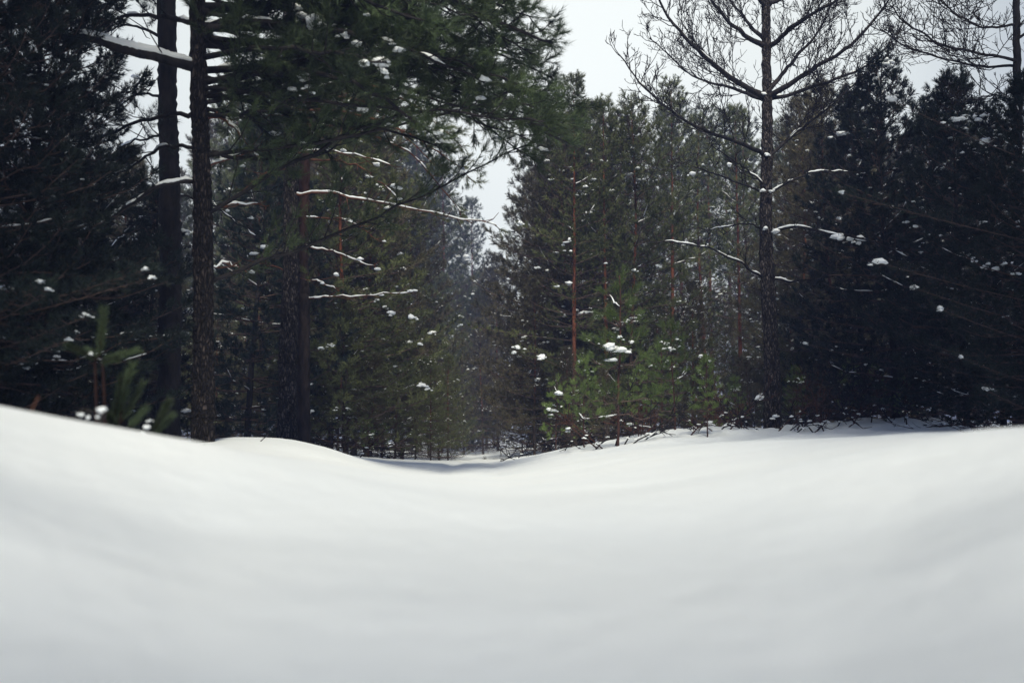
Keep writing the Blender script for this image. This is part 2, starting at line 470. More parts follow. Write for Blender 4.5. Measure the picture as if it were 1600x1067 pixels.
# ------------------------------------------------------------------ trees
def add_trunk(mb, ctrl, r0, r1, rng, sides=9, n=None, flare=0.0, mat=0, rough=0.08, power=1.0):
    ctrl = np.asarray(ctrl, float)
    Lt = np.linalg.norm(np.diff(ctrl, axis=0), axis=1).sum()
    n = n or max(8, int(Lt / 0.12))
    p = smooth_path(ctrl, n)
    t = np.linspace(0, 1, n)
    r = r0 + (r1 - r0) * t ** power
    r = r * (1 + flare * np.exp(-t * Lt / 0.22))
    r *= 1 + 0.03 * np.sin(t * Lt * 3 + rng.random() * 6)
    p[1:-1, :2] += rng.normal(size=(n - 2, 2)) * 0.004
    tube(mb, p, r, sides, mat, rng, rough)
    return p, r

class Foliage:
    """gathers shoots (position, direction, length) for one crown"""
    def __init__(s): s.P = []; s.D = []; s.L = []
    def put(s, p, d, l): s.P.append(p); s.D.append(d); s.L.append(l)

def spray(fo, wood, path, rad, rng, sub=0.35, step=0.16, t0=0.3, shoot=0.16, up=0.35, flat=0.6, dens=1.0, wr=0.004, tipn=3, wmat=0, bare=0.0, second=True):
    """side twigs and needle shoots along a bough"""
    seg = np.linalg.norm(np.diff(path, axis=0), axis=1); cum = np.concatenate([[0], np.cumsum(seg)]); Lt = cum[-1]
    s = t0 * Lt; side = 1 if rng.random() < .5 else -1
    twigs = []
    while s < Lt:
        t = s / Lt
        p = np.array([np.interp(s, cum, path[:, i]) for i in range(3)])
        k = min(len(path) - 2, int(np.searchsorted(cum, s)) - 1); k = max(0, k)
        d = unit(path[k + 1] - path[k])
        h = unit(np.cross(d, (0, 0, 1.0))) * side
        v = unit(np.array([0, 0, 1.0]) - d * d[2])
        out_ = unit(h * 1.0 + v * rng.normal() * (1 - flat))
        a = rng.uniform(0.6, 1.05)
        dd = unit(d * math.cos(a) + out_ * math.sin(a))
        ln = max(0.08, sub * (1.05 - t * 0.65) * rng.uniform(0.6, 1.15))
        m = p + dd * ln * 0.55 + np.array([0, 0, ln * 0.04])
        e = p + dd * ln + np.array([0, 0, ln * up * rng.uniform(0.2, 1.0)])
        tube(wood, [p, m, e], [wr * 1.5, wr * 1.1, wr * 0.7], 3, wmat, cap=False)
        twigs.append((p, m, e))
        side = -side
        s += step * rng.uniform(0.7, 1.3)
    ed = unit(path[-1] - path[-2])
    twigs.append((path[-2], (path[-2] + path[-1]) / 2, path[-1]))
    for (p, m, e) in twigs:
        if rng.random() < bare: continue
        d = unit(e - m); ln = np.linalg.norm(e - p)
        q = e
        fo.put(q - d * shoot * 0.3, unit(d + np.array([0, 0, up * .5])), shoot * rng.uniform(.8, 1.2))
        for _ in range(tipn - 1):
            j = unit(rng.normal(size=3)); fo.put(q - d * shoot * 0.3, unit(d * 1.1 + j * 0.65 + np.array([0, 0, up * .4])), shoot * rng.uniform(.6, 1.1))
        if second:
            nn = int(ln / 0.11 * dens)
            for _ in range(nn):
                f = rng.uniform(.2, .95); b0 = p + (e - p) * f
                j = unit(rng.normal(size=3)); dj = unit(d * .8 + j * .8 + np.array([0, 0, up * .4]))
                fo.put(b0, dj, shoot * rng.uniform(.6, 1.1))
    return [t_[2] for t_ in twigs]

def pine(name, seed, H, rmax, crown0, label, cat='pine tree', group=None, K=13, nl=0.085, w=0.009, r0=0.06, whorl=0.3, dens=1.0,
         needle=None, bark=None, snow=70, deadlow=True, shape=0.75, nbr=5, snow_size=0.045, sub=0.34, bare=0.12, live0=None, sag=0.0, loc=(0, 0, -50)):
    rng = np.random.default_rng(seed)
    root = thing(name, loc, label, cat, group)
    tb = MB()
    bend = rng.normal(size=2) * 0.012 * H
    ctrl = [(0, 0, -0.25), (bend[0] * .3, bend[1] * .3, H * .3), (bend[0], bend[1], H * .65), (bend[0] * .7, bend[1] * .7, H)]
    tp, tr = add_trunk(tb, ctrl, r0, 0.008, rng, 8, flare=0.35)
    wood = MB(); fo = Foliage(); ends = []; sn = MB()
    h = crown0
    while h < H - 0.1:
        n = max(3, int(rng.integers(nbr - 1, nbr + 2)))
        ph = rng.random() * 6.28
        f = h / H
        for k in range(n):
            az = ph + k * 2 * math.pi / n + rng.normal() * .2
            Lb = rmax * (1 - f) ** shape * rng.uniform(.7, 1.15) + 0.10
            ground_f = min(1, (h + 0.5) / (0.28 * H))
            Lb *= 0.55 + 0.45 * ground_f
            el = (0.0 + 1.0 * f ** 1.6) - sag + rng.normal() * .1
            hz = np.array([math.cos(az), math.sin(az), 0])
            i = int(np.clip((h + 0.25) / (H + 0.25) * (len(tp) - 1), 0, len(tp) - 1))
            p0 = tp[i]
            d0 = hz * math.cos(el) + np.array([0, 0, math.sin(el)])
            pts = [p0, p0 + d0 * Lb * .35 + (0, 0, -0.01 * Lb), p0 + d0 * Lb * .7 + np.array([0, 0, -.03 * Lb]), p0 + d0 * Lb + np.array([0, 0, .09 * Lb - sag * .1])]
            path = smooth_path(pts, 6) + np.vstack([np.zeros((1, 3)), rng.normal(size=(5, 3)) * 0.015])
            rb = 0.004 + 0.008 * Lb
            tube(wood, path, np.linspace(rb, 0.004, 6), 4, 0, cap=False)
            live = h > (live0 if live0 is not None else 0.22 * H)
            if live:
                e = spray(fo, wood, path, rb, rng, sub=sub * (0.5 + 0.5 * Lb / rmax), step=0.17, t0=0.22, shoot=0.15, dens=dens, bare=bare)
            else:
                f2 = Foliage()
                e = spray(f2, wood, path, rb, rng, sub=sub, step=0.15, t0=0.15, shoot=0.1, dens=0.0, second=False)
                for q in range(len(f2.P)):
                    if rng.random() < 0.22: fo.put(f2.P[q], f2.D[q], f2.L[q])
            ends += e
            if snow and rng.random() < 0.045:
                snow_strip(sn, path, np.linspace(rb, 0.004, 6), rng, 0.4, 1.0, 5)
        h += whorl * rng.uniform(.75, 1.25) * (0.7 + 0.5 * (1 - f))
    # leader
    for _ in range(6):
        fo.put(tp[-1] - np.array([0, 0, .15]), unit(np.array([rng.normal() * .3, rng.normal() * .3, 1])), 0.26)
    cm = MB()
    cm.v, cm.f4, cm.m4, cm.f3, cm.m3, cm.n = wood.v, wood.f4, wood.m4, wood.f3, wood.m3, wood.n
    needles(cm, fo.P, fo.D, fo.L, rng, K, nl, w, 1)
    left_ = snow
    while left_ > 0:                            # pads of snow gathered on neighbouring twigs
        i0 = int(rng.integers(len(ends))); m = int(rng.choice([1, 2, 3, 5, 8])); big = math.exp(rng.normal() * .45)
        for k in range(m):
            e = ends[min(len(ends) - 1, i0 + k)]
            s = snow_size * big * rng.uniform(.35, .95)
            blob(sn, e + np.array([0, 0, s * .45]), s, rng, squash=rng.uniform(.35, .7))
            if rng.random() < .5: blob(sn, e + rng.normal(size=3) * s * (.9, .9, .25), s * .55, rng, squash=.6)
        left_ -= m
    link('trunk', tb.mesh('trunk', [bark or M_PBARK]), root)
    link('crown', cm.mesh('crown', [M_WOOD, needle or M_NEEDLE], smooth=False), root)
    if sn.n:
        tag(link('snow_cover', sn.mesh('snow_cover', [M_CLUMP]), root), kind='stuff')
    return root

def ground_at(px, Y):
    x = (px - 800) / 1556.0 * Y / TH_C * 1.0
    x = W(px, 690, Y)[0]
    return x, Y, gz(x, Y)

rnd = random.Random(11)
protos = {}
def proto(key, **kw):
    protos[key] = (lambda: None, kw)
USED = {}
def place(key, px, Y, top, label, group=None, rz=None, tilt=None):
    """stand one of the tree kinds at photo column px and depth Y, its tip at photo row top"""
    x, y, z = ground_at(px, Y)
    Ht = W(px, top, Y)[2] - z
    root, H = PR[key]
    s = Ht / H
    rz = rnd.random() * 6.28 if rz is None else rz
    tilt = tilt or (rnd.gauss(0, .012), rnd.gauss(0, .012))
    if key not in USED:
        USED[key] = True
        root.location = (x, y, z); root.rotation_euler = (tilt[0], tilt[1], rz); root.scale = (s, s, s)
        root['label'] = label
        if group: root['group'] = group
        return root
    return dup(root, (x, y, z), rz, s, label, group, tilt)

PR = {}
for i in range(4):
    PR['young%d' % i] = (pine('pine_tree', 100 + i, 7.5, 1.75 + .15 * i, 0.25, '', r0=0.06, dens=1.9, snow=95, shape=.55, live0=.9, w=.010, K=15, nbr=6, bare=.06, needle=M_NEEDLE_B if i in (1, 3) else M_NEEDLE), 7.5)
for i in range(2):
    PR['dense%d' % i] = (pine('pine_tree', 200 + i, 7.5, 2.1, 0.15, '', r0=0.08, dens=2.4, snow=75, needle=M_NEEDLE_SHADE, nbr=6, live0=0.4, bare=0.03, whorl=0.26, K=18, w=.011, shape=.6, bark=M_DARKBARK), 7.5)
for i in range(3):
    PR['tall%d' % i] = (pine('pine_tree', 300 + i, 12.0, 1.9, 4.2, '', r0=0.10, dens=1.6, snow=30, shape=0.45, whorl=0.40, K=11, nl=.10, w=.016, live0=6.0, snow_size=.06), 12.0)
for i in range(3):
    PR['sap%d' % i] = (pine('pine_sapling', 400 + i, 2.0, 0.50, 0.30, '', cat='sapling', r0=0.017, whorl=0.27, dens=0.35, K=48, nl=.075, w=.0036, needle=M_NEEDLE_Y, snow=9, nbr=4,
                            sub=.17, bare=0.05, live0=0.4, shape=.8, snow_size=.04, bark=M_SAPBARK), 2.0)

FOREST = 'pines standing together in the forest'
# ---- front row that can be told apart
front = [
 ('tall2', 897, 16.4, 128, 'slim orange-stemmed pine with an upright forked tip, first right of the gap'),
 ('tall1', 949, 17, 160, 'young pine with orange trunk second from the right of the sky gap'),
 ('young1', 925, 20, 172, 'bushy pine filling the space between the two orange-stemmed pines'),
 ('young2', 985, 17.5, 158, 'young pine behind the tallest green sapling on the right bank'),
 ('young3', 858, 22, 195, 'dark rounded pine directly right of the bright gap in the trees'),
 ('tall0', 1052, 21, 140, 'young pine behind the outstretched lowest left limb of the bare tree'),
 ('tall1', 1105, 24, 185, 'bare-stemmed pine halfway between green saplings and tall bare tree'),
 ('tall2', 1160, 23, 172, 'pine showing just left of the tall bare tree trunk'),
 ('young1', 1255, 21, 160, 'pine showing just right of the tall bare tree trunk'),
 ('young3', 1310, 18, 140, 'pine whose top stands second to the right of the bare tree'),
 ('dense1', 1402, 14.5, 95, 'dark pine with thick brush-like tip against the sky on the right'),
 ('dense0', 1350, 17, 140, 'dark pine just left of the one with the brush-like tip'),
 ('dense1', 1462, 15, 165, 'dark low-topped pine between two taller dark pines on the right'),
 ('dense0', 1512, 12.5, 118, 'broad black pine with pointed top near the right edge'),
 ('dense1', 1570, 11, 170, 'dark pine beneath the leafless boughs at the right edge'),
 ('dense0', 1625, 9.5, 120, 'black pine cut off by the right edge of the picture'),
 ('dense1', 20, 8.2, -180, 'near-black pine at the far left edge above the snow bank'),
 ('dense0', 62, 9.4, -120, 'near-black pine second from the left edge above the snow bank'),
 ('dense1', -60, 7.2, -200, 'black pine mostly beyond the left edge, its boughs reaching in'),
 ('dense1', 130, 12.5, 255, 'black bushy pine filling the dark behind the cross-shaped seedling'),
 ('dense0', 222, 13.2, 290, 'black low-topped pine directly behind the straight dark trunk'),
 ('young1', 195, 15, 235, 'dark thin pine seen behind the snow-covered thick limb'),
 ('dense1', 385, 16.5, 150, 'dark pine between the thick rough trunk and the paired trunks'),
 ('young2', 540, 17.5, 130, 'pine with reddish lower trunk right of the paired trunks'),
 ('young3', 515, 19, 60, 'tall bushy pine directly behind the paired trunks'),
 ('young0', 572, 21, 120, 'green pine whose right side borders the bright sky gap'),
 ('young3', 628, 25, 300, 'shorter pine left of the road end under the sky gap'),
 ('young1', 850, 25, 270, 'pine on the right side of the far road end, lower than its neighbours'),
 ('young2', 686, 27, 455, 'dim pine narrowing the bright gap from its lower left side'),
 ('young3', 905, 19.5, 190, 'broad bushy pine between the bright gap and the orange-stemmed pines'),
 ('young0', 700, 18.5, 555, 'small dark pine beside the road on its left side, right of the tiny sapling'),
]
for key, px, Y, top, lab in front:
    place(key, px, Y, top, lab)

# ---- middle rows
def zone(px):
    if px < 235: return 'left of the straight dark trunk'
    if px < 440: return 'between big rough trunk and paired trunks'
    if px < 740: return 'between paired trunks and bright gap'
    if px < 1000: return 'behind the two orange-stemmed pines'
    if px < 1200: return 'left of the tall bare tree'
    if px < 1400: return 'right of the tall bare tree'
    return 'near the right edge'
for i in range(40):
    px = 30 + i * 40 + rnd.uniform(-14, 14)
    if 600 < px < 845: continue
    Y = rnd.uniform(24, 33)
    gap = 1010 < px < 1200
    top = rnd.uniform(175, 225) if px > 760 else rnd.uniform(120, 240)
    if px < 290: top = rnd.uniform(240, 300)
    if gap:
        place('tall%d' % rnd.randrange(3), px, Y + 4, rnd.uniform(165, 200), 'slim tall pine with bare lower trunk in the thin stand left of the bare tree', 'slim bare-stemmed pines in the thin stand')
        place('young%d' % rnd.randrange(4), px + 15, Y, rnd.uniform(430, 480), 'low pine filling the foot of the forest between the saplings and bare tree', 'low pines at the foot of the thin stand')
    else:
        place('young%d' % rnd.randrange(4), px, Y, top, 'dim second-row pine ' + zone(px), 'second-row pines ' + zone(px))
# understorey: shorter pines shutting the view between the stems
for i in range(60):
    px = 20 + i * 24 + rnd.uniform(-10, 10)
    if 680 < px < 800: continue
    Y = rnd.uniform(17, 25)
    top = rnd.uniform(430, 560)
    place(rnd.choice(['young0', 'young1', 'young2', 'young3'] + (['dense0', 'dense1'] if px > 1230 or px < 330 else [])), px, Y, top, 'short understorey pine ' + zone(px), 'short understorey pines ' + zone(px))
# ---- far rows and the end of the road
for i in range(30):
    px = 10 + i * 55 + rnd.uniform(-20, 20)
    Y = rnd.uniform(38, 52)
    if 690 < px < 775:
        continue
    place('tall%d' % rnd.randrange(3), px, Y, rnd.uniform(200, 300) + (60 if px < 290 else 0), 'distant bare-stemmed pine seen ' + zone(px), 'distant bare-stemmed pines ' + zone(px))
for k, (px, Y, top) in enumerate([(622, 40, 215), (640, 44, 235), (655, 42, 200), (672, 47, 255), (688, 52, 300), (648, 50, 240), (716, 55, 345), (738, 52, 318)]):
    place('tall%d' % (k % 3), px, Y, top, 'slender dark pine at the left rim of the bright gap', 'slender pines at the left rim of the bright gap')
for k, (px, Y, top) in enumerate([(690, 38, 430), (715, 44, 455), (738, 40, 450), (760, 46, 425), (725, 34, 520), (778, 36, 400), (705, 55, 440), (748, 58, 430), (670, 33, 470), (755, 33, 500), (700, 30, 560), (732, 50, 440), (772, 52, 420)]):
    place('young%d' % (k % 4), px, Y, top, 'low hazy pine closing the far end of the snowy road', 'low pines closing the end of the road')

# cushions of snow caught on outer boughs of the front pines
def needle_fork(root, a, b_, r_, rg, nm):
    mb = MB(); m = (a + b_) / 2 + np.array([0, 0, -.03])
    path = smooth_path([a, m, b_], 7); tube(mb, path, np.linspace(.012, .004, 7), 4, 0, cap=False)
    fo = Foliage(); spray(fo, mb, path, .01, rg, sub=.3, step=.12, t0=.3, shoot=.14, dens=1.0)
    needles(mb, fo.P, fo.D, fo.L, rg, 16, .085, .009, 1)
    link('branch', mb.mesh('branch', [M_WOOD, nm], smooth=False), root)
rgc = np.random.default_rng(808)
fr = {}
for o in list(col.objects):
    if o.type == 'EMPTY' and o.name.startswith('pine_tree'):
        fr[o.name] = o
cl_list = [(845, 555, 8), (873, 612, 7), (808, 540, 6), (803, 548, 4), (610, 490, 7), (640, 497, 7), (1372, 413, 9), (1468, 485, 6), (1258, 538, 5), (660, 603, 7), (668, 608, 5), (1425, 452, 6), (515, 535, 5), (500, 540, 4),
           (655, 538, 5), (672, 522, 4), (720, 505, 4), (1310, 305, 4), (1082, 272, 5), (990, 420, 4), (935, 492, 6), (870, 445, 4), (812, 348, 6), (135, 493, 8), (107, 530, 5), (228, 420, 7), (236, 432, 6), (62, 440, 6), (75, 452, 6), (1060, 468, 4), (1095, 555, 4), (1390, 160, 9), (1500, 560, 5), (1540, 610, 6)]
for (px, py, r_) in cl_list:
    best = None
    for o in fr.values():
        x, y, z = o.location
        if not 7 < y < 23: continue
        c = W(px, py, y)
        d = abs(c[0] - x)
        if d < 1.9 and (best is None or y < best[0]): best = (y, o)
    if best is None: continue
    y, o = best
    sc_ = o.scale[0]; dep = y - 1.25
    p = W(px, py, dep) - np.array(o.location)
    t_ = np.array([0, 0, max(0.2, p[2] - .15)])
    ca, sa = math.cos(-o.rotation_euler[2]), math.sin(-o.rotation_euler[2])
    rot = lambda q: np.array([q[0] * ca - q[1] * sa, q[0] * sa + q[1] * ca, q[2]]) / sc_
    lp, lt = rot(p), rot(t_)
    s_ = r_ / 1556 * dep / sc_ * .8
    needle_fork(o, lt, lp + (0, 0, -s_ * .3), .01, rgc, M_NEEDLE_SHADE if px < 440 or px > 1210 else M_NEEDLE)  # forks toward both sides take the needles with shade in their colour
    mb = MB(); blob(mb, lp, s_, rgc, squash=.7)
    for _ in range(4): blob(mb, lp + rgc.normal(size=3) * s_ * (.8, .8, .25) - (0, 0, s_ * .25), s_ * rgc.uniform(.35, .65), rgc, squash=.6)
    link('snow_clump', mb.mesh('snow_clump', [M_CLUMP]), o)

# ---- saplings
saps = [
 ('sap0', 965, 12.0, 430, 'tallest green sapling with rust-brown needles at mid stem on the right bank'),
 ('sap1', 1056, 13.5, 505, 'slim green sapling with reddish stem, second from the tallest on the bank'),
 ('sap2', 1106, 12.2, 560, 'small green sapling with dark stem nearest the tall bare tree'),
 ('sap1', 1035, 15.5, 540, 'bushy green sapling behind the tallest sapling and slim reddish one'),
 ('sap2', 912, 14.0, 560, 'green sapling directly left of the tallest sapling'),
 ('sap0', 868, 15.5, 590, 'pale green sapling lowest on the slope beside the road'),
 ('sap1', 1150, 15.5, 590, 'small green sapling close behind the left side of the bare trunk'),
 ('sap2', 598, 18.0, 660, 'tiny green sapling left of the road beyond the white mound'),
 ('sap0', 576, 17.0, 650, 'little sapling at the foot of the reddish trunk beyond the mound'),
 ('sap2', 998, 14.2, 575, 'short green sapling in the gap right of the tallest sapling'),
 ('sap1', 1247, 15, 575, 'dim sapling right behind the bare trunk'),
 ('young3', 886, 15.8, 545, 'low bushy pine at the foot of the first orange-stemmed pine'),
 ('young1', 945, 15.6, 570, 'low pine right behind the foot of the tallest sapling'),
 ('sap0', 1330, 15.0, 565, 'dim brownish sapling on the right bank, first of two side by side'),
 ('sap2', 1372, 15.0, 570, 'dim brownish sapling on the right bank, right one of two'),
 ('sap1', 1415, 14.0, 590, 'dark sapling where the right bank meets the black pines'),
]
for s_ in saps:
    place(*s_[:4], s_[4])

# ------------------------------------------------------------------ special trees
def limb_part(name, root, ctrl, r0, r1, rng, org, wig=.012, needle=True, snow=0.0, sub=0.5, step=0.2, t0=0.25, shoot=0.2, K=34, nl=.075, w=.004, dens=1.0, mats=None, bare=0.0, tipn=3, thick=1.0, clumps=0, up=.35, flat=.45, n=16):
    path = smooth_path([np.array(c) - org for c in ctrl], n)
    path[1:] += rng.normal(size=(n - 1, 3)) * wig
    rad = np.linspace(r0, r1, n)
    mb = MB(); tube(mb, path, rad, 7 if r0 > .03 else 5, 0, rng, 0.08)
    fo = Foliage()
    ends = spray(fo, mb, path, r0, rng, sub=sub, step=step, t0=t0, shoot=shoot, dens=dens, bare=bare, tipn=tipn, wr=0.005, up=up, flat=flat)
    # the longer twigs fork again
    if needle:
        needles(mb, fo.P, fo.D, fo.L, rng, K, nl, w, 1)
    o = link(name, mb.mesh(name, mats or [M_WOOD, M_NEEDLE], smooth=False), root)
    if snow > 0 or clumps:
        sn = MB()
        if snow > 0: snow_strip(sn, path, rad, rng, snow, thick, 7)
        for _ in range(clumps):
            e = ends[int(rng.integers(len(ends)))]; s = rng.uniform(.02, .05)
            blob(sn, e + (0, 0, s * .5), s, rng)
        if sn.n: tag(link('snow_cover', sn.mesh('snow_cover', [M_CLUMP]), o), kind='stuff')
    return path

def big_trunk(root, org, ctrl, r0, r1, rng, mat, flare=.25):
    mb = MB()
    add_trunk(mb, [np.array(c) - org for c in ctrl], r0, r1, rng, 20, flare=flare, rough=0.10, n=150)
    return link('trunk', mb.mesh('trunk', [mat], smooth=False), root)

# (1) the thick rough pine in front on the left, its crown hanging over the clearing
rng = np.random.default_rng(5)
Y0 = 8.6
base = np.array(ground_at(318, Y0)); org = base.copy()
nearpine = thing('pine_tree', base, 'big near pine with thick rough dark trunk and boughs hanging across the clearing', 'pine tree')
Z = np.array([0, 0, 1.0])
top_ = W(306, -520, Y0)
big_trunk(nearpine, org, [base - Z * .3, W(318, 560, Y0), W(316, 300, Y0), W(309, 60, Y0), top_], .100, .06, rng, M_BARK)
RB = [  # boughs to the right: path in (px, py, depth), start radius, sub twig length
 ([(318, 58, Y0), (345, 40, 8.5), (420, 34, 8.3), (540, 50, 8.1), (660, 85, 8.0), (760, 130, 8.0)], .045),
 ([(314, -60, Y0), (420, -70, 8.4), (560, -40, 8.2), (700, 0, 8.0), (800, 45, 7.9), (862, 68, 7.9)], .045),
 ([(314, -160, Y0), (430, -150, 8.8), (580, -90, 9.0), (700, -30, 9.1), (790, 20, 9.2)], .045),
 ([(316, 20, Y0), (420, 10, 8.9), (560, 30, 9.3), (700, 85, 9.6), (810, 150, 9.8), (900, 195, 10)], .045),
 ([(316, 70, Y0), (430, 80, 8.9), (560, 110, 9.2), (680, 150, 9.4), (770, 180, 9.5), (840, 185, 9.6)], .035),
 ([(318, 130, Y0), (420, 110, 8.4), (520, 120, 8.0), (610, 160, 7.8), (680, 215, 7.8)], .03),
 ([(318, 90, Y0), (400, 75, 8.1), (500, 80, 7.6), (600, 100, 7.3)], .03),
 ([(318, -20, Y0), (420, -30, 9.2), (540, -10, 9.8), (640, 30, 10.2), (730, 60, 10.4)], .035),
 ([(318, 150, Y0), (400, 160, 9.2), (500, 190, 9.6), (600, 205, 9.9), (700, 235, 10.1)], .03),
 ([(318, -100, Y0), (400, -90, 8.0), (500, -40, 7.6), (590, 10, 7.4), (660, 30, 7.3)], .035),
 ([(318, -220, Y0), (450, -200, 8.2), (600, -120, 8.0), (740, -40, 7.9), (800, 0, 7.9)], .04),
 ([(318, 120, Y0), (380, 140, 8.9), (450, 185, 9.1), (520, 250, 9.2)], .025),
]
for c, r0 in RB:
    limb_part('branch', nearpine, [W(*q) for q in c], r0, .008, rng, org, snow=.15 if r0 > .03 else 0, sub=.62, step=.10, shoot=.17, dens=1.9, clumps=3, t0=.1, K=44, w=.005, mats=[M_DARKBARK, M_NEEDLE_N])
for q0, q1, q2 in [((317, 40, Y0), (600, 60, 9.2), (905, 172, 9.8)), ((317, 110, Y0), (620, 110, 9.0), (885, 222, 9.4)), ((317, 60, Y0), (600, 90, 9.6), (835, 250, 10.2)), ((317, 10, Y0), (600, 20, 8.8), (860, 120, 8.9)), ((317, -50, Y0), (620, -30, 8.6), (835, 30, 8.6))]:
    limb_part('branch', nearpine, [W(*q0), W(*q1), W(*q2)], .035, .006, rng, org, sub=.55, step=.10, shoot=.17, dens=2.0, clumps=3, K=42, w=.005, t0=.2, mats=[M_DARKBARK, M_NEEDLE_N], snow=.1)
env = [(-260, 800), (-60, 770), (0, 700), (45, 800), (75, 850), (130, 830), (200, 880), (255, 780), (340, 700)]
for k in range(38):
    ye = rng.uniform(-240, 245)
    xe = min(rng.uniform(430, 860), np.interp(ye, [e[0] for e in env], [e[1] for e in env]))
    if k % 3 != 1: xe = np.interp(ye, [e[0] for e in env], [e[1] for e in env]) - 10
    ys_ = ye + rng.choice([-1, -1, 1]) * rng.uniform(30, 190) * (xe - 250) / 450
    Ye = rng.uniform(7.4, 10.6)
    xm, ym, Ym = (318 + xe) / 2, ys_ * .5 + ye * .5 + rng.uniform(-60, 35), (Y0 + Ye) / 2
    limb_part('branch', nearpine, [W(315, ys_, Y0), W(xm, ym, Ym), W(xe, ye, Ye)], .022, .006, rng, org, sub=.5, step=.12, shoot=.16, dens=1.6, clumps=2, K=30, w=.005, t0=.08, mats=[M_DARKBARK, M_NEEDLE_N])
LB = [
 ([(304, 104, Y0), (262, 94, 8.4), (190, 76, 8.2), (140, 60, 8.1), (95, 58, 8.0)], .052, 1.0, 2.3, False),
 ([(304, 36, Y0), (250, 24, 8.9), (180, 30, 9.2), (120, 70, 9.4)], .028, .2, 1, True),
 ([(304, 176, Y0), (250, 182, 8.9), (180, 205, 9.2), (95, 245, 9.4)], .024, .3, 1, True),
 ([(304, 284, Y0), (255, 288, 8.5), (200, 316, 8.4), (150, 350, 8.3), (88, 380, 8.2)], .022, .75, 1.3, False),
 ([(304, 232, Y0), (270, 228, 8.8), (220, 250, 9.2), (160, 290, 9.5)], .02, .5, 1, True),
 ([(304, -90, Y0), (240, -80, 8.2), (160, -40, 8.0), (90, 20, 7.9)], .04, .2, 1, True),
 ([(304, -30, Y0), (240, -20, 9.6), (170, 5, 10.5), (110, 30, 11)], .03, .2, 1, True),
]
for c, r0, sn_, th, nd in LB:
    limb_part('branch', nearpine, [W(*q) for q in c], r0, .008 if r0 < .05 else .03, rng, org, needle=nd, snow=sn_, thick=th, wig=.003 if th > 2 else .012, sub=.5, step=.16 if nd else .3, shoot=.17, dens=1.4, K=36, mats=[M_DARKBARK, M_NEEDLE_SHADE])  # left boughs get needles with the shade put into their colour
for c, r0, sn_ in [([(322, 186, Y0), (380, 186, 9.0), (450, 180, 9.3)], .014, .8), ([(322, 262, Y0), (380, 240, 9.0), (440, 232, 9.4), (500, 240, 9.8)], .014, .6),
                   ([(322, 330, Y0), (370, 318, 8.8), (420, 322, 9.0)], .010, .5), ([(322, 420, Y0), (352, 412, 8.7), (385, 425, 8.8)], .008, .4), ([(338, 175, 8.7), (370, 205, 8.7), (402, 245, 8.7)], .016, .6)]:
    limb_part('branch', nearpine, [W(*q) for q in c], r0, .005, rng, org, needle=True, snow=sn_, sub=.28, step=.16, shoot=.12, dens=.25, K=16, bare=.55, mats=[M_RWOOD, M_NEEDLE_N])
def snow_clump(root, org, px, py, Y, rpx, rng, tuft=True):
    """a cushion of snow on a little forked shoot of its tree"""
    c = W(px, py, Y) - org; s = rpx / 1556 * Y * .85
    mb = MB()
    blob(mb, c, s, rng, squash=.8)
    for _ in range(3):
        blob(mb, c + rng.normal(size=3) * s * (.7, .5, .35) - (0, 0, s * .3), s * rng.uniform(.4, .7), rng, squash=.7)
    o = link('snow_clump', mb.mesh('snow_clump', [M_CLUMP]), root)
    return o
for q in [(595, 96, 7.5, 15), (600, 112, 7.5, 9), (490, 36, 8.1, 15), (462, 12, 8.2, 10), (472, 24, 8.2, 8), (474, 118, 8.3, 10), (482, 136, 8.3, 7), (540, 55, 8.1, 10), (556, 68, 8.1, 9), (430, 58, 8.3, 6)]:
    snow_clump(nearpine, org, *q, rng)

# (2) straight trunk behind it
base2 = np.array(ground_at(263, 10.6))
t2 = thing('pine_tree', base2, 'straight dark trunk just left of the big near pine', 'pine tree')
big_trunk(t2, base2, [base2 - Z * .3, W(266, 400, 10.6), W(261, 100, 10.6), W(258, -400, 10.6)], .125, .085, rng, M_DARKBARK)
for c, r0 in [([(258, 60, 10.6), (200, 40, 10.9), (140, 60, 11.2)], .02), ([(258, 150, 10.6), (210, 150, 11), (150, 190, 11.6)], .018), ([(262, -100, 10.6), (200, -90, 11), (120, -20, 11.4)], .03),
              ([(262, -60, 10.6), (330, -50, 11.4), (420, 20, 12)], .03), ([(262, 20, 10.6), (340, 60, 11.4), (420, 120, 12)], .022), ([(262, 210, 10.6), (200, 225, 11), (140, 270, 11.5)], .016),
              ([(262, 330, 10.6), (215, 345, 11), (160, 400, 11.4)], .014), ([(262, 300, 10.6), (330, 320, 11.3), (400, 370, 12)], .014)]:
    limb_part('branch', t2, [W(*q) for q in c], r0, .006, rng, base2, sub=.5, step=.15, shoot=.15, dens=.6, K=20, w=.006, mats=[M_DARKBARK, M_NEEDLE_SHADE], snow=.3, clumps=1, bare=.3)

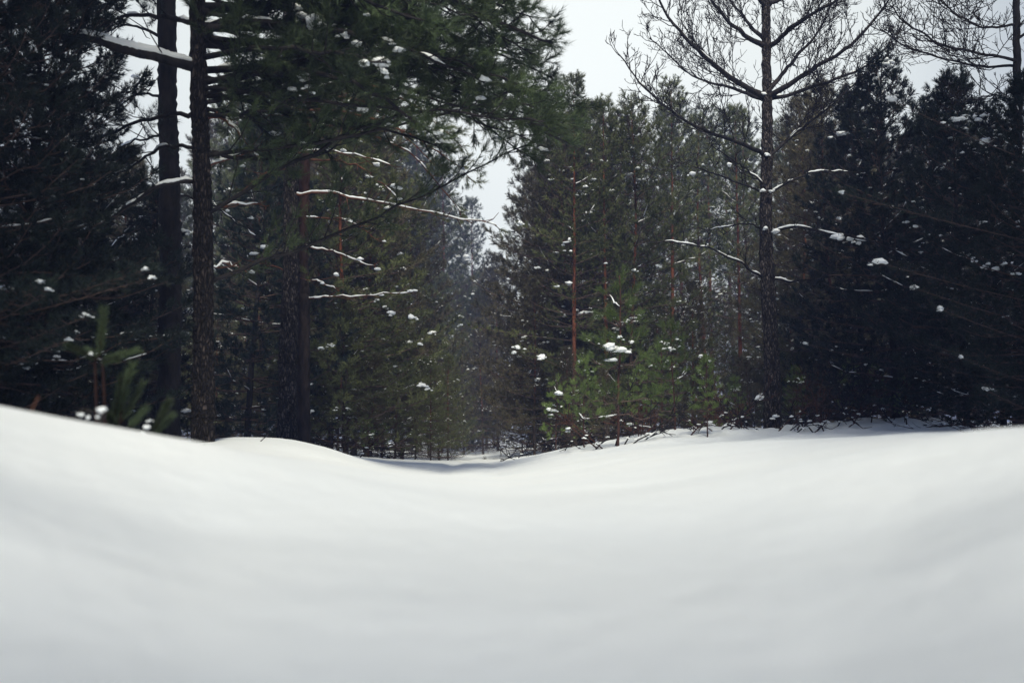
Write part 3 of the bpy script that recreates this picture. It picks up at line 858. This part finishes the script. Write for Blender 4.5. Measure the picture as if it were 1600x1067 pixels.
# (3) the paired trunks
base3 = np.array(ground_at(449, 13.2))
t3 = thing('pine_tree', base3, 'flaky grey-barked pine, left one of the paired trunks behind the mound', 'pine tree')
big_trunk(t3, base3, [base3 - Z * .3, W(450, 560, 13.2), W(455, 380, 13.2), W(452, 100, 13.2), W(450, -200, 13.2)], .135, .07, rng, M_GREYBARK)
for c, r0, sn_, bare in [([(454, 302, 13.2), (520, 302, 13), (600, 316, 12.8), (680, 333, 12.6), (775, 352, 12.4)], .022, 1.0, .9),
                   ([(454, 236, 13.2), (530, 238, 13), (612, 256, 12.8)], .014, .9, .8),
                   ([(454, 150, 13.2), (540, 130, 13), (640, 160, 12.6), (720, 230, 12.2)], .03, .2, .1),
                   ([(454, 60, 13.2), (540, 60, 13.4), (650, 110, 13.6), (760, 200, 13.6)], .03, .2, .1),
                   ([(454, 200, 13.2), (540, 200, 13.6), (640, 240, 14), (720, 330, 14.2)], .025, .2, .1),
                   ([(454, 100, 13.2), (400, 110, 12.8), (360, 160, 12.4)], .02, .2, .2),
                   ([(454, 260, 13.2), (400, 280, 12.8), (350, 330, 12.6)], .018, .3, .4),
                   ([(454, 430, 13.2), (410, 412, 13), (370, 430, 12.8)], .012, .5, .8),
                   ([(454, 0, 13.2), (560, -20, 12.8), (680, 40, 12.4), (760, 120, 12.2)], .03, .2, .1),
                   ([(454, 170, 13.2), (560, 180, 12.9), (650, 215, 12.6), (735, 275, 12.3)], .022, .2, .15)]:
    limb_part('branch', t3, [W(*q) for q in c], r0, .006, rng, base3, sub=.5, step=.15, shoot=.16, dens=1.7, K=30, w=.006, mats=[M_RWOOD, M_NEEDLE], snow=sn_, bare=bare, clumps=3)
base4 = np.array(ground_at(474, 14.0))
t4 = thing('pine_tree', base4, 'dark pine with reddish upper bark, right one of the paired trunks', 'pine tree')
big_trunk(t4, base4, [base4 - Z * .3, W(474, 500, 14), W(473, 380, 14), W(478, 200, 14), W(480, -100, 14)], .100, .06, rng, M_UPBARK)
for c, r0, sn_, bare in [([(474, 466, 14), (540, 462, 13.8), (640, 459, 13.6)], .013, 1.0, .9), ([(474, 382, 14), (530, 396, 13.8), (592, 420, 13.6)], .013, .9, .9),
                         ([(474, 440, 14), (500, 440, 13.5), (530, 455, 13.2)], .008, .8, .6), ([(474, 340, 14), (540, 345, 13.6), (600, 380, 13.4)], .013, .5, .3),
                         ([(474, 250, 14), (560, 260, 13.6), (640, 330, 13.4)], .02, .3, .15), ([(474, 160, 14), (570, 160, 13.4), (680, 260, 13)], .02, .2, .1)]:
    limb_part('branch', t4, [W(*q) for q in c], r0, .005, rng, base4, sub=.4, step=.15, shoot=.15, dens=1.6, K=28, w=.007, mats=[M_RWOOD, M_NEEDLE], snow=sn_, bare=bare, clumps=3)

# (4) bare trees
def bare_limb(root, org, ctrl, r0, rng, snow=0.0, lvl2=.85, step=.13, mat=None, rmin=.0045, curl=.68):
    n = 22
    path = smooth_path([np.array(c) - org for c in ctrl], n)
    path[1:] += np.cumsum(rng.normal(size=(n - 1, 3)) * 0.010, axis=0)
    rad = r0 + (.008 - r0) * np.linspace(0, 1, n) ** .8
    mb = MB(); tube(mb, path, rad, 7, 0, rng, .08)
    seg = np.linalg.norm(np.diff(path, axis=0), axis=1); cum = np.concatenate([[0], np.cumsum(seg)]); Lt = cum[-1]
    s = .12 * Lt; side = 1
    def twig(p, d, ln, r, depth):
        k = 6 if depth == 0 else 4
        pts = [p]; dd = d.copy()
        for _ in range(k):
            dd = unit(dd + rng.normal(size=3) * .16 + np.array([0, 0, curl * .22]))
            pts.append(pts[-1] + dd * ln / k)
        pts = np.array(pts)
        tube(mb, pts, np.linspace(r, rmin * .7, len(pts)), 3, 0, cap=False)
        if depth < 2:
            m = int(max(2, ln / (.085 if depth == 0 else .075)))
            for i in range(m):
                f = rng.uniform(.15, .98) * (len(pts) - 1); i0 = int(f); i0 = min(i0, len(pts) - 2)
                q = pts[i0] + (pts[i0 + 1] - pts[i0]) * (f - i0)
                base_d = unit(pts[i0 + 1] - pts[i0])
                o_ = unit(np.cross(base_d, unit(rng.normal(size=3))))
                twig(q, unit(base_d * .75 + o_ * .75), ln * rng.uniform(.25, .5) if depth == 0 else rng.uniform(.05, .13), max(rmin, r * .6), depth + 1)
    while s < Lt:
        t = s / Lt
        p = np.array([np.interp(s, cum, path[:, i]) for i in range(3)])
        k = max(0, min(n - 2, int(np.searchsorted(cum, s)) - 1)); d = unit(path[k + 1] - path[k])
        o_ = unit(np.cross(d, unit(np.array([0, 0, 1.]) + rng.normal(size=3) * .6))) * side
        a = rng.uniform(.5, 1.0)
        twig(p, unit(d * math.cos(a) + o_ * math.sin(a)), lvl2 * (1.0 - .6 * t) * rng.uniform(.5, 1.1), .008, 0)
        side = -side; s += step * rng.uniform(.6, 1.4)
    twig(path[-1], unit(path[-1] - path[-2]), .3, .006, 0)
    o = link('branch', mb.mesh('branch', [mat or M_WOOD], smooth=False), root)
    if snow > 0:
        sn = MB(); snow_strip(sn, path, rad, rng, snow, .8)
        if sn.n: tag(link('snow_cover', sn.mesh('snow_cover', [M_CLUMP]), o), kind='stuff')

rng = np.random.default_rng(77)
YB = 14.2
base5 = np.array(ground_at(1206, YB))
bt = thing('bare_tree', base5, 'tall leafless tree with rough trunk and upswept limbs on the right bank', 'tree')
big_trunk(bt, base5, [base5 - Z * .3, W(1206, 560, YB), W(1197, 380, YB), W(1199, 200, YB), W(1197, 0, YB), W(1196, -260, YB)], .125, .045, rng, M_GREYBARK, .3)
BL = [
 ([(1194, 152, 14.2), (1150, 122, 14.0), (1085, 70, 13.6), (1040, 10, 13.4), (1010, -60, 13.2)], .042, .15),
 ([(1196, 158, 14.2), (1150, 138, 14.6), (1090, 118, 15), (1020, 60, 15.2)], .026, .3),
 ([(1194, 72, 14.2), (1150, 46, 13.9), (1110, 8, 13.6), (1060, -60, 13.2)], .036, 0),
 ([(1195, 62, 14.2), (1160, 30, 14.6), (1120, -20, 15)], .03, 0),
 ([(1203, 150, 14.2), (1260, 118, 13.9), (1330, 78, 13.6), (1380, 30, 13.4), (1420, -40, 13.2)], .036, .1),
 ([(1203, 140, 14.2), (1240, 92, 14.6), (1278, 40, 14.9), (1300, -40, 15.2)], .03, 0),
 ([(1203, 154, 14.2), (1270, 138, 14.5), (1340, 112, 14.9), (1390, 70, 15.2), (1420, 20, 15.4)], .026, .1),
 ([(1202, 72, 14.2), (1250, 38, 13.8), (1310, 6, 13.4), (1360, -40, 13.2)], .034, 0),
 ([(1202, 8, 14.2), (1240, -10, 14.4), (1290, -60, 14.6)], .03, 0),
 ([(1196, 12, 14.2), (1160, -10, 14.0), (1110, -60, 13.8)], .03, 0),
 ([(1194, 242, 14.2), (1140, 218, 13.9), (1080, 190, 13.5), (1010, 140, 13.2), (966, 84, 13.0)], .028, .35),
 ([(1204, 242, 14.2), (1250, 200, 14.5), (1310, 152, 14.8), (1370, 110, 15)], .024, .15),
 ([(1194, 300, 14.2), (1140, 286, 14.0), (1080, 268, 13.7)], .016, .6),
 ([(1194, 290, 14.2), (1165, 262, 13.9), (1120, 232, 13.5)], .014, .6),
 ([(1204, 300, 14.2), (1260, 280, 14.2), (1340, 276, 14.4)], .016, .3),
 ([(1204, 362, 14.2), (1250, 352, 13.9), (1310, 366, 13.6), (1345, 374, 13.5), (1384, 392, 13.4), (1420, 408, 13.3)], .018, .6),
 ([(1190, 432, 14.2), (1150, 410, 13.9), (1095, 386, 13.6), (1030, 382, 13.4)], .016, .5),
 ([(1206, 435, 14.2), (1270, 436, 14.3), (1330, 420, 14.6)], .014, .3),
 ([(1194, 360, 14.2), (1160, 352, 14.6), (1110, 360, 15)], .012, .5),
]
for c, r0, sn_ in BL:
    low = c[0][1] > 260
    bare_limb(bt, base5, [W(*q) for q in c], r0 * 1.25, rng, sn_, lvl2=.5 if low else 1.12, step=.2 if low else .105, mat=M_DARKBARK)
for q in [(1196, 357, 14.1, 5), (1212, 362, 14.1, 7), (1192, 298, 14.0, 4), (1206, 299, 14.0, 4), (1194, 147, 14.1, 4), (1199, 241, 14.1, 4), (1310, 371, 13.6, 8), (1329, 373, 13.6, 7), (1344, 372, 13.6, 8), (1212, 650, 14.0, 5), (1186, 622, 14.0, 6), (1140, 257, 13.6, 5), (1082, 271, 13.6, 5)]:
    snow_clump(bt, base5, *q, rng)
YC = 12.6
base6 = np.array(ground_at(1592, YC))
bt2 = thing('bare_tree', base6, 'thin leafless tree at the right edge with long curving bare boughs', 'tree')
big_trunk(bt2, base6, [base6 - Z * .3, W(1592, 400, YC), W(1591, 200, YC), W(1588, 0, YC), W(1586, -200, YC)], .07, .035, rng, M_DARKBARK)
for c, r0 in [([(1590, 96, 12.6), (1540, 84, 12.3), (1470, 74, 12.0), (1415, 48, 11.7), (1385, 15, 11.5)], .022), ([(1590, 104, 12.6), (1530, 106, 12.9), (1470, 98, 13.2), (1410, 76, 13.4), (1375, 50, 13.5)], .02),
              ([(1588, 40, 12.6), (1540, 40, 12.3), (1490, 20, 12), (1460, -20, 11.8)], .018), ([(1588, -10, 12.6), (1530, -10, 12.9), (1480, -40, 13.2)], .018),
              ([(1590, 60, 12.6), (1640, 30, 12.4), (1700, 0, 12.2)], .02), ([(1590, 160, 12.6), (1550, 150, 12.2), (1500, 160, 11.9)], .012), ([(1590, 120, 12.6), (1640, 100, 12.4), (1690, 90, 12.2)], .015)]:
    bare_limb(bt2, base6, [W(*q) for q in c], r0, rng, 0, lvl2=.95, step=.10, mat=M_DARKBARK, curl=.7)

# ------------------------------------------------------------------ small near things
def stem_thing(name, px, Y, label, cat, seed, H, kind='twig', tilt=(0, 0), mat=M_WOOD, r=.004, n=5, group=None):
    rg = np.random.default_rng(seed)
    x, y, z = ground_at(px, Y)
    root = thing(name, (x, y, z), label, cat, group)
    mb = MB()
    d = unit(np.array([tilt[0], tilt[1], 1.0]))
    pts = [np.array([0, 0, -.05])]
    for k in range(5):
        pts.append(pts[-1] + unit(d + rg.normal(size=3) * .12) * (H + .05) / 5)
    pts = np.array(pts)
    tube(mb, pts, np.linspace(r, r * .5, 6), 5, 0)
    link('stem', mb.mesh('stem', [mat], smooth=False), root)
    sb = MB()
    for k in range(n):
        f = rg.uniform(.2, .95) * 5; i = min(4, int(f)); p = pts[i] + (pts[i + 1] - pts[i]) * (f - i)
        dd = unit(d * .6 + unit(rg.normal(size=3)) * .9); ln = H * rg.uniform(.2, .5)
        e = [p, p + dd * ln * .5 + rg.normal(size=3) * ln * .06, p + dd * ln + (0, 0, ln * .1)]
        tube(sb, e, [r * .6, r * .5, r * .35], 3, 0)
        for _ in range(2):
            d3 = unit(dd + unit(rg.normal(size=3)) * .8)
            tube(sb, [e[1], e[1] + d3 * ln * .4], [r * .45, r * .3], 3, 0)
    if n > 5:
        sn = MB()
        for k in range(5):
            p = pts[int(rg.integers(1, 3))] + rg.normal(size=3) * (.012, .012, .004); sz = rg.uniform(.010, .024)
            blob(sn, p + (0, 0, sz * .4), sz, rg, squash=.6)
        tag(link('snow_cover', sn.mesh('snow_cover', [M_CLUMP]), root), kind='stuff')
    if sb.n: link('side_twigs', sb.mesh('side_twigs', [mat], smooth=False), root)
    return root

# blurred seedling close to the camera on the left bank
def seedling(px, Y, label, seed, shoots, stem=None, snow=(), mat=M_NEEDLE_Y, stemmat=M_STEM):
    rg = np.random.default_rng(seed)
    base_ = np.array(ground_at(px, Y))
    root = thing('pine_seedling', base_, label, 'seedling')
    if stem:
        mb = MB()
        for s_ in stem:
            p = smooth_path([base_ * 0 + (W(*q) - base_) for q in s_], 12)
            tube(mb, p, np.linspace(.007, .005, 12), 6, 0, rg, .1)
        link('stem', mb.mesh('stem', [stemmat], smooth=False), root)
    for sh in shoots:
        a, b_ = W(*sh[0]) - base_, W(*sh[1]) - base_
        ln = np.linalg.norm(b_ - a)
        mb = MB(); tube(mb, [a, (a + b_) / 2, b_], [.006, .005, .003], 5, 0)
        m = 6; P = [a + (b_ - a) * k / m for k in range(m)]; D = [(b_ - a)] * m
        needles(mb, P, D, [ln / m] * m, rg, 90, sh[2] if len(sh) > 2 else .05, .0028, 1, (.45, .95))
        link('shoot', mb.mesh('shoot', [stemmat, mat], smooth=False), root)
    for q in snow:
        snow_clump(root, base_, *q, rg)
    return root
YS = 4.3
seedling(155, YS, 'blurred cross-shaped pine seedling with upright tip on the left snow bank', 1,
         [((155, 560, YS), (162, 488, YS), .05), ((152, 562, YS), (108, 540, YS - .1), .04), ((158, 562, YS), (212, 548, YS + .1), .045), ((150, 560, YS), (135, 545, YS + .3), .04), ((160, 565, YS), (185, 560, YS - .3), .04)],
         stem=[[(150, 690, YS), (150, 625, YS), (148, 560, YS)], [(164, 690, YS), (163, 630, YS), (160, 560, YS)]], snow=[(141, 553, YS - .03, 4)], mat=M_NEEDLE_N)
seedling(185, 4.5, 'blurred grey-green seedling leaning behind the cross-shaped one', 2,
         [((180, 665, 4.5), (205, 575, 4.5), .06), ((190, 660, 4.5), (222, 600, 4.6), .05), ((178, 650, 4.5), (190, 590, 4.4), .05), ((200, 670, 4.5), (225, 640, 4.6), .05), ((185, 675, 4.5), (170, 650, 4.4), .05)],
         stem=[[(186, 700, 4.5), (186, 670, 4.5), (192, 620, 4.5)]], mat=M_NEEDLE_N)
seedling(245, 4.4, 'blurred green shoot bent up from the snow with snow on its left side', 3,
         [((236, 682, 4.4), (262, 630, 4.4), .05), ((240, 680, 4.4), (268, 650, 4.5), .04), ((238, 672, 4.4), (250, 690, 4.3), .04)], snow=[(229, 668, 4.35, 5), (234, 657, 4.35, 3), (224, 678, 4.35, 6)], mat=M_NEEDLE_N)
seedling(308, 6.0, 'little green needle tuft poking from snow before the big trunk', 4,
         [((306, 708, 6.0), (296, 696, 6.0), .04), ((308, 708, 6.0), (318, 700, 6.0), .04), ((307, 708, 6.0), (308, 698, 5.9), .035)], mat=M_NEEDLE_N)
# snow-capped snag beside the seedlings
def snag(px, Y, label, ctrl, r, seed, snow):
    rg = np.random.default_rng(seed)
    base_ = np.array(ground_at(px, Y)); root = thing('broken_branch', base_, label, 'branch')
    mb = MB(); tube(mb, smooth_path([W(*q) - base_ for q in ctrl], 8), np.linspace(r, r * .7, 8), 7, 0, rg, .12)
    link('stick', mb.mesh('stick', [M_DARKBARK], smooth=False), root)
    for q in snow: snow_clump(root, base_, *q, rg)
snag(152, 3.6, 'short snow-capped branch stub jutting from the left bank, out of focus', [(148, 690, 3.6), (152, 668, 3.6), (164, 645, 3.6)], .012, 6, [(158, 640, 3.6, 6), (154, 652, 3.62, 4)])
snag(130, 3.9, 'low arched branch buried in snow left of the snow-capped stub', [(115, 670, 3.9), (128, 640, 3.9), (145, 645, 3.9)], .010, 7, [(126, 648, 3.9, 5), (138, 652, 3.9, 4)])
stem_thing('dry_stalk', 46, 3.1, 'thin pale reddish stalk standing in the snow at far left', 'stalk', 8, .055, n=0, mat=M_RWOOD, r=.004, tilt=(.25, 0))
stem_thing('dry_stalk', 287, 6.6, 'tiny upright stalk with frosted tip left of the green tuft', 'stalk', 9, .06, n=0, mat=M_RWOOD, r=.004)
stem_thing('stick', 398, 8.4, 'short dark stick slanting out of the white mound', 'stick', 10, .075, n=0, mat=M_DARKBARK, r=.007, tilt=(1.0, 0))

# brushwood along the right bank
brush = [(938, 12.3, .35, (-1.2, 0)), (982, 12.0, .42, (1.3, -.3)), (915, 12.6, .3, (-1.4, .2)), (1075, 12.4, .3, (1.1, 0)), (1122, 12.6, .36, (1.3, 0)), (1150, 13.5, .42, (-1.3, 0)),
         (1178, 13.2, .4, (-1.5, .1)), (1228, 13.4, .4, (1.4, 0)), (1262, 13.6, .45, (1.2, 0)), (1290, 13.0, .35, (-.3, 0)), (1305, 14.2, .4, (.9, 0)), (1340, 14.2, .45, (-.6, 0)),
         (1362, 14.2, .4, (.2, 0)), (1384, 14.0, .45, (.9, 0)), (1400, 14.0, .4, (-.7, 0)), (1418, 13.6, .4, (.1, 0)), (810, 15, .25, (-1.3, 0)), (1092, 14.2, .3, (-.8, 0)), (1243, 14.0, .5, (.2, 0)), (960, 12.4, .5, (.3, .2)),
         (925, 12.2, .4, (1.0, .1)), (948, 12.1, .42, (-1.2, -.2)), (972, 12.2, .4, (.8, 0)), (1000, 12.5, .38, (1.4, .2)), (1135, 12.8, .4, (1.0, 0)), (1162, 13.0, .45, (-.9, 0)), (1195, 13.0, .4, (-1.3, 0)), (1212, 13.1, .45, (1.3, -.1)), (1240, 13.2, .4, (1.3, 0)), (1275, 13.4, .4, (-1.0, 0)), (1320, 13.6, .4, (1.1, 0)), (1350, 13.8, .4, (-1.1, 0)), (800, 17, .3, (1.2, 0)), (560, 14.5, .3, (.9, 0)), (620, 18, .3, (-1, 0))]
for k, (px, Y, H, tl) in enumerate(brush):
    stem_thing('dry_twig', px, Y, ('dark dry twig sticking out of the snow beside the tallest green sapling' if 900 < px < 1010 else 'dark dry twig in the snow just left of the bare trunk' if 1010 < px < 1205 else 'dark dry twig on the bank right of the bare trunk' if px > 1200 else 'dark dry twig poking from snow beside the far road end'), 'twig', 50 + k, H * 1.7, n=11, tilt=tl, mat=M_DARKBARK if k % 3 else M_SAPBARK, r=.010, group='dry twigs beside the tallest sapling' if 900 < px < 1010 else 'dry twigs left of the bare trunk' if 1010 < px < 1205 else 'dry twigs right of the bare trunk' if px > 1200 else 'dry twigs beside the road end')

# reddish dry bushes under the dark pines on the right
def dry_bush(px, Y, label, seed, H, wid):
    rg = np.random.default_rng(seed); base_ = ground_at(px, Y); root = thing('dry_bush', base_, label, 'bush')
    mb = MB(); fo = Foliage()
    for k in range(16):
        d = unit(np.array([rg.normal() * wid, rg.normal() * wid, 1.0])); ln = H * rg.uniform(.6, 1.1)
        path = smooth_path([(0, 0, -.05), d * ln * .5 + rg.normal(size=3) * .05, d * ln + rg.normal(size=3) * .06], 6)
        tube(mb, path, np.linspace(.007, .003, 6), 4, 0, cap=False)
        spray(fo, mb, path, .006, rg, sub=.25, step=.09, t0=.2, shoot=.08, dens=.4, bare=.35, tipn=2, wr=.003)
    needles(mb, fo.P, fo.D, fo.L, rg, 12, .05, .005, 1)
    link('twigs', mb.mesh('twigs', [M_RWOOD, M_DEAD], smooth=False), root)
dry_bush(1285, 15.6, 'low rust-brown dry bush right of the bare trunk', 1, .75, .6)
dry_bush(1345, 16.0, 'rust-brown dry bush behind the two dim saplings', 2, .85, .6)
dry_bush(1395, 15.6, 'rust-brown dry bush farthest along the right bank', 3, .7, .6)
dry_bush(1000, 15.2, 'low brown bush behind the tallest green sapling', 4, .6, .7)
dry_bush(1130, 16.4, 'low brown bush behind the small sapling near the bare tree', 5, .6, .7)

# unseen pines added beside and behind the camera to shade snow and side trees
side = [(-3.75, 5.3, 11.5), (4.5, 4.8, 11.0), (-5.2, 0.5, 14), (-4.2, -4.0, 13), (-8.0, 3.5, 15), (6.1, 0.6, 13.5), (4.9, -4.5, 13), (8.2, 3.5, 15), (0.4, -9.0, 9.6), (-2.4, -10.5, 11), (3.0, -10.0, 11), (-3.0, -0.8, 7.0), (3.25, -0.9, 7.0), (-3.7, 2.0, 7.6), (0.2, -6.2, 7.4)]
shade_pine = None
for k, (x, y, H) in enumerate(side):
    if shade_pine is None:
        shade_pine = pine('pine_tree', 900, 11.5, 3.3, 4.7, 'unseen high-crowned pine added to shade the edges of the clearing', r0=.16, dens=1.6, K=14, w=.014, shape=.35, live0=4.7, nbr=6, snow=0, whorl=.36, sub=.5, group='added shade pines around the photographer')
        shade_pine.location = (x, y, gz(x, y))
    else:
        dup(shade_pine, (x, y, gz(x, y)), k * 1.3, H / 11.5, shade_pine['label'], 'added shade pines around the photographer')

# look-alikes in rows are told apart by their order from left to right
ORD = ['first', 'second', 'third', 'fourth', 'fifth', 'sixth', 'seventh', 'eighth', 'ninth', 'tenth', 'eleventh', 'twelfth', 'thirteenth', 'fourteenth', 'fifteenth', 'sixteenth', 'seventeenth', 'eighteenth', 'nineteenth', 'twentieth']
grp = {}
for o in col.objects:
    if o.parent is None and o.get('group') and o['group'] != 'added shade pines around the photographer':
        grp.setdefault(o['group'], []).append(o)
for g, os_ in grp.items():
    os_.sort(key=lambda o: o.location.x / o.location.y)
    if len(os_) > 1:
        for k, o in enumerate(os_[:20]):
            o['label'] = ORD[k] + ' from the left of the ' + g

# ------------------------------------------------------------------ thin winter haze, tinted blue to lift the dark trees toward navy
HZ = 0.0034
hm = bpy.data.materials.new('haze'); hm.use_nodes = True
hn = hm.node_tree; hn.nodes.clear()
ho = hn.nodes.new('ShaderNodeOutputMaterial'); pv = hn.nodes.new('ShaderNodeVolumePrincipled')
pv.inputs['Density'].default_value = HZ
pv.inputs['Color'].default_value = (0.36, 0.48, 0.98, 1)
hn.links.new(pv.outputs[0], ho.inputs['Volume'])
hb = MB()
x0, x1, y0, y1, z0, z1 = -680, 680, -40, 275, -1.6, 19.0
hb.add([(x0, y0, z0), (x1, y0, z0), (x1, y1, z0), (x0, y1, z0), (x0, y0, z1), (x1, y0, z1), (x1, y1, z1), (x0, y1, z1)], None,
       [(0, 3, 2, 1), (4, 5, 6, 7), (0, 1, 5, 4), (1, 2, 6, 5), (2, 3, 7, 6), (3, 0, 4, 7)])
tag(link('haze', hb.mesh('haze', [hm], smooth=False)), kind='stuff', label='thin winter haze, tinted blue to lift the dark between the trees')
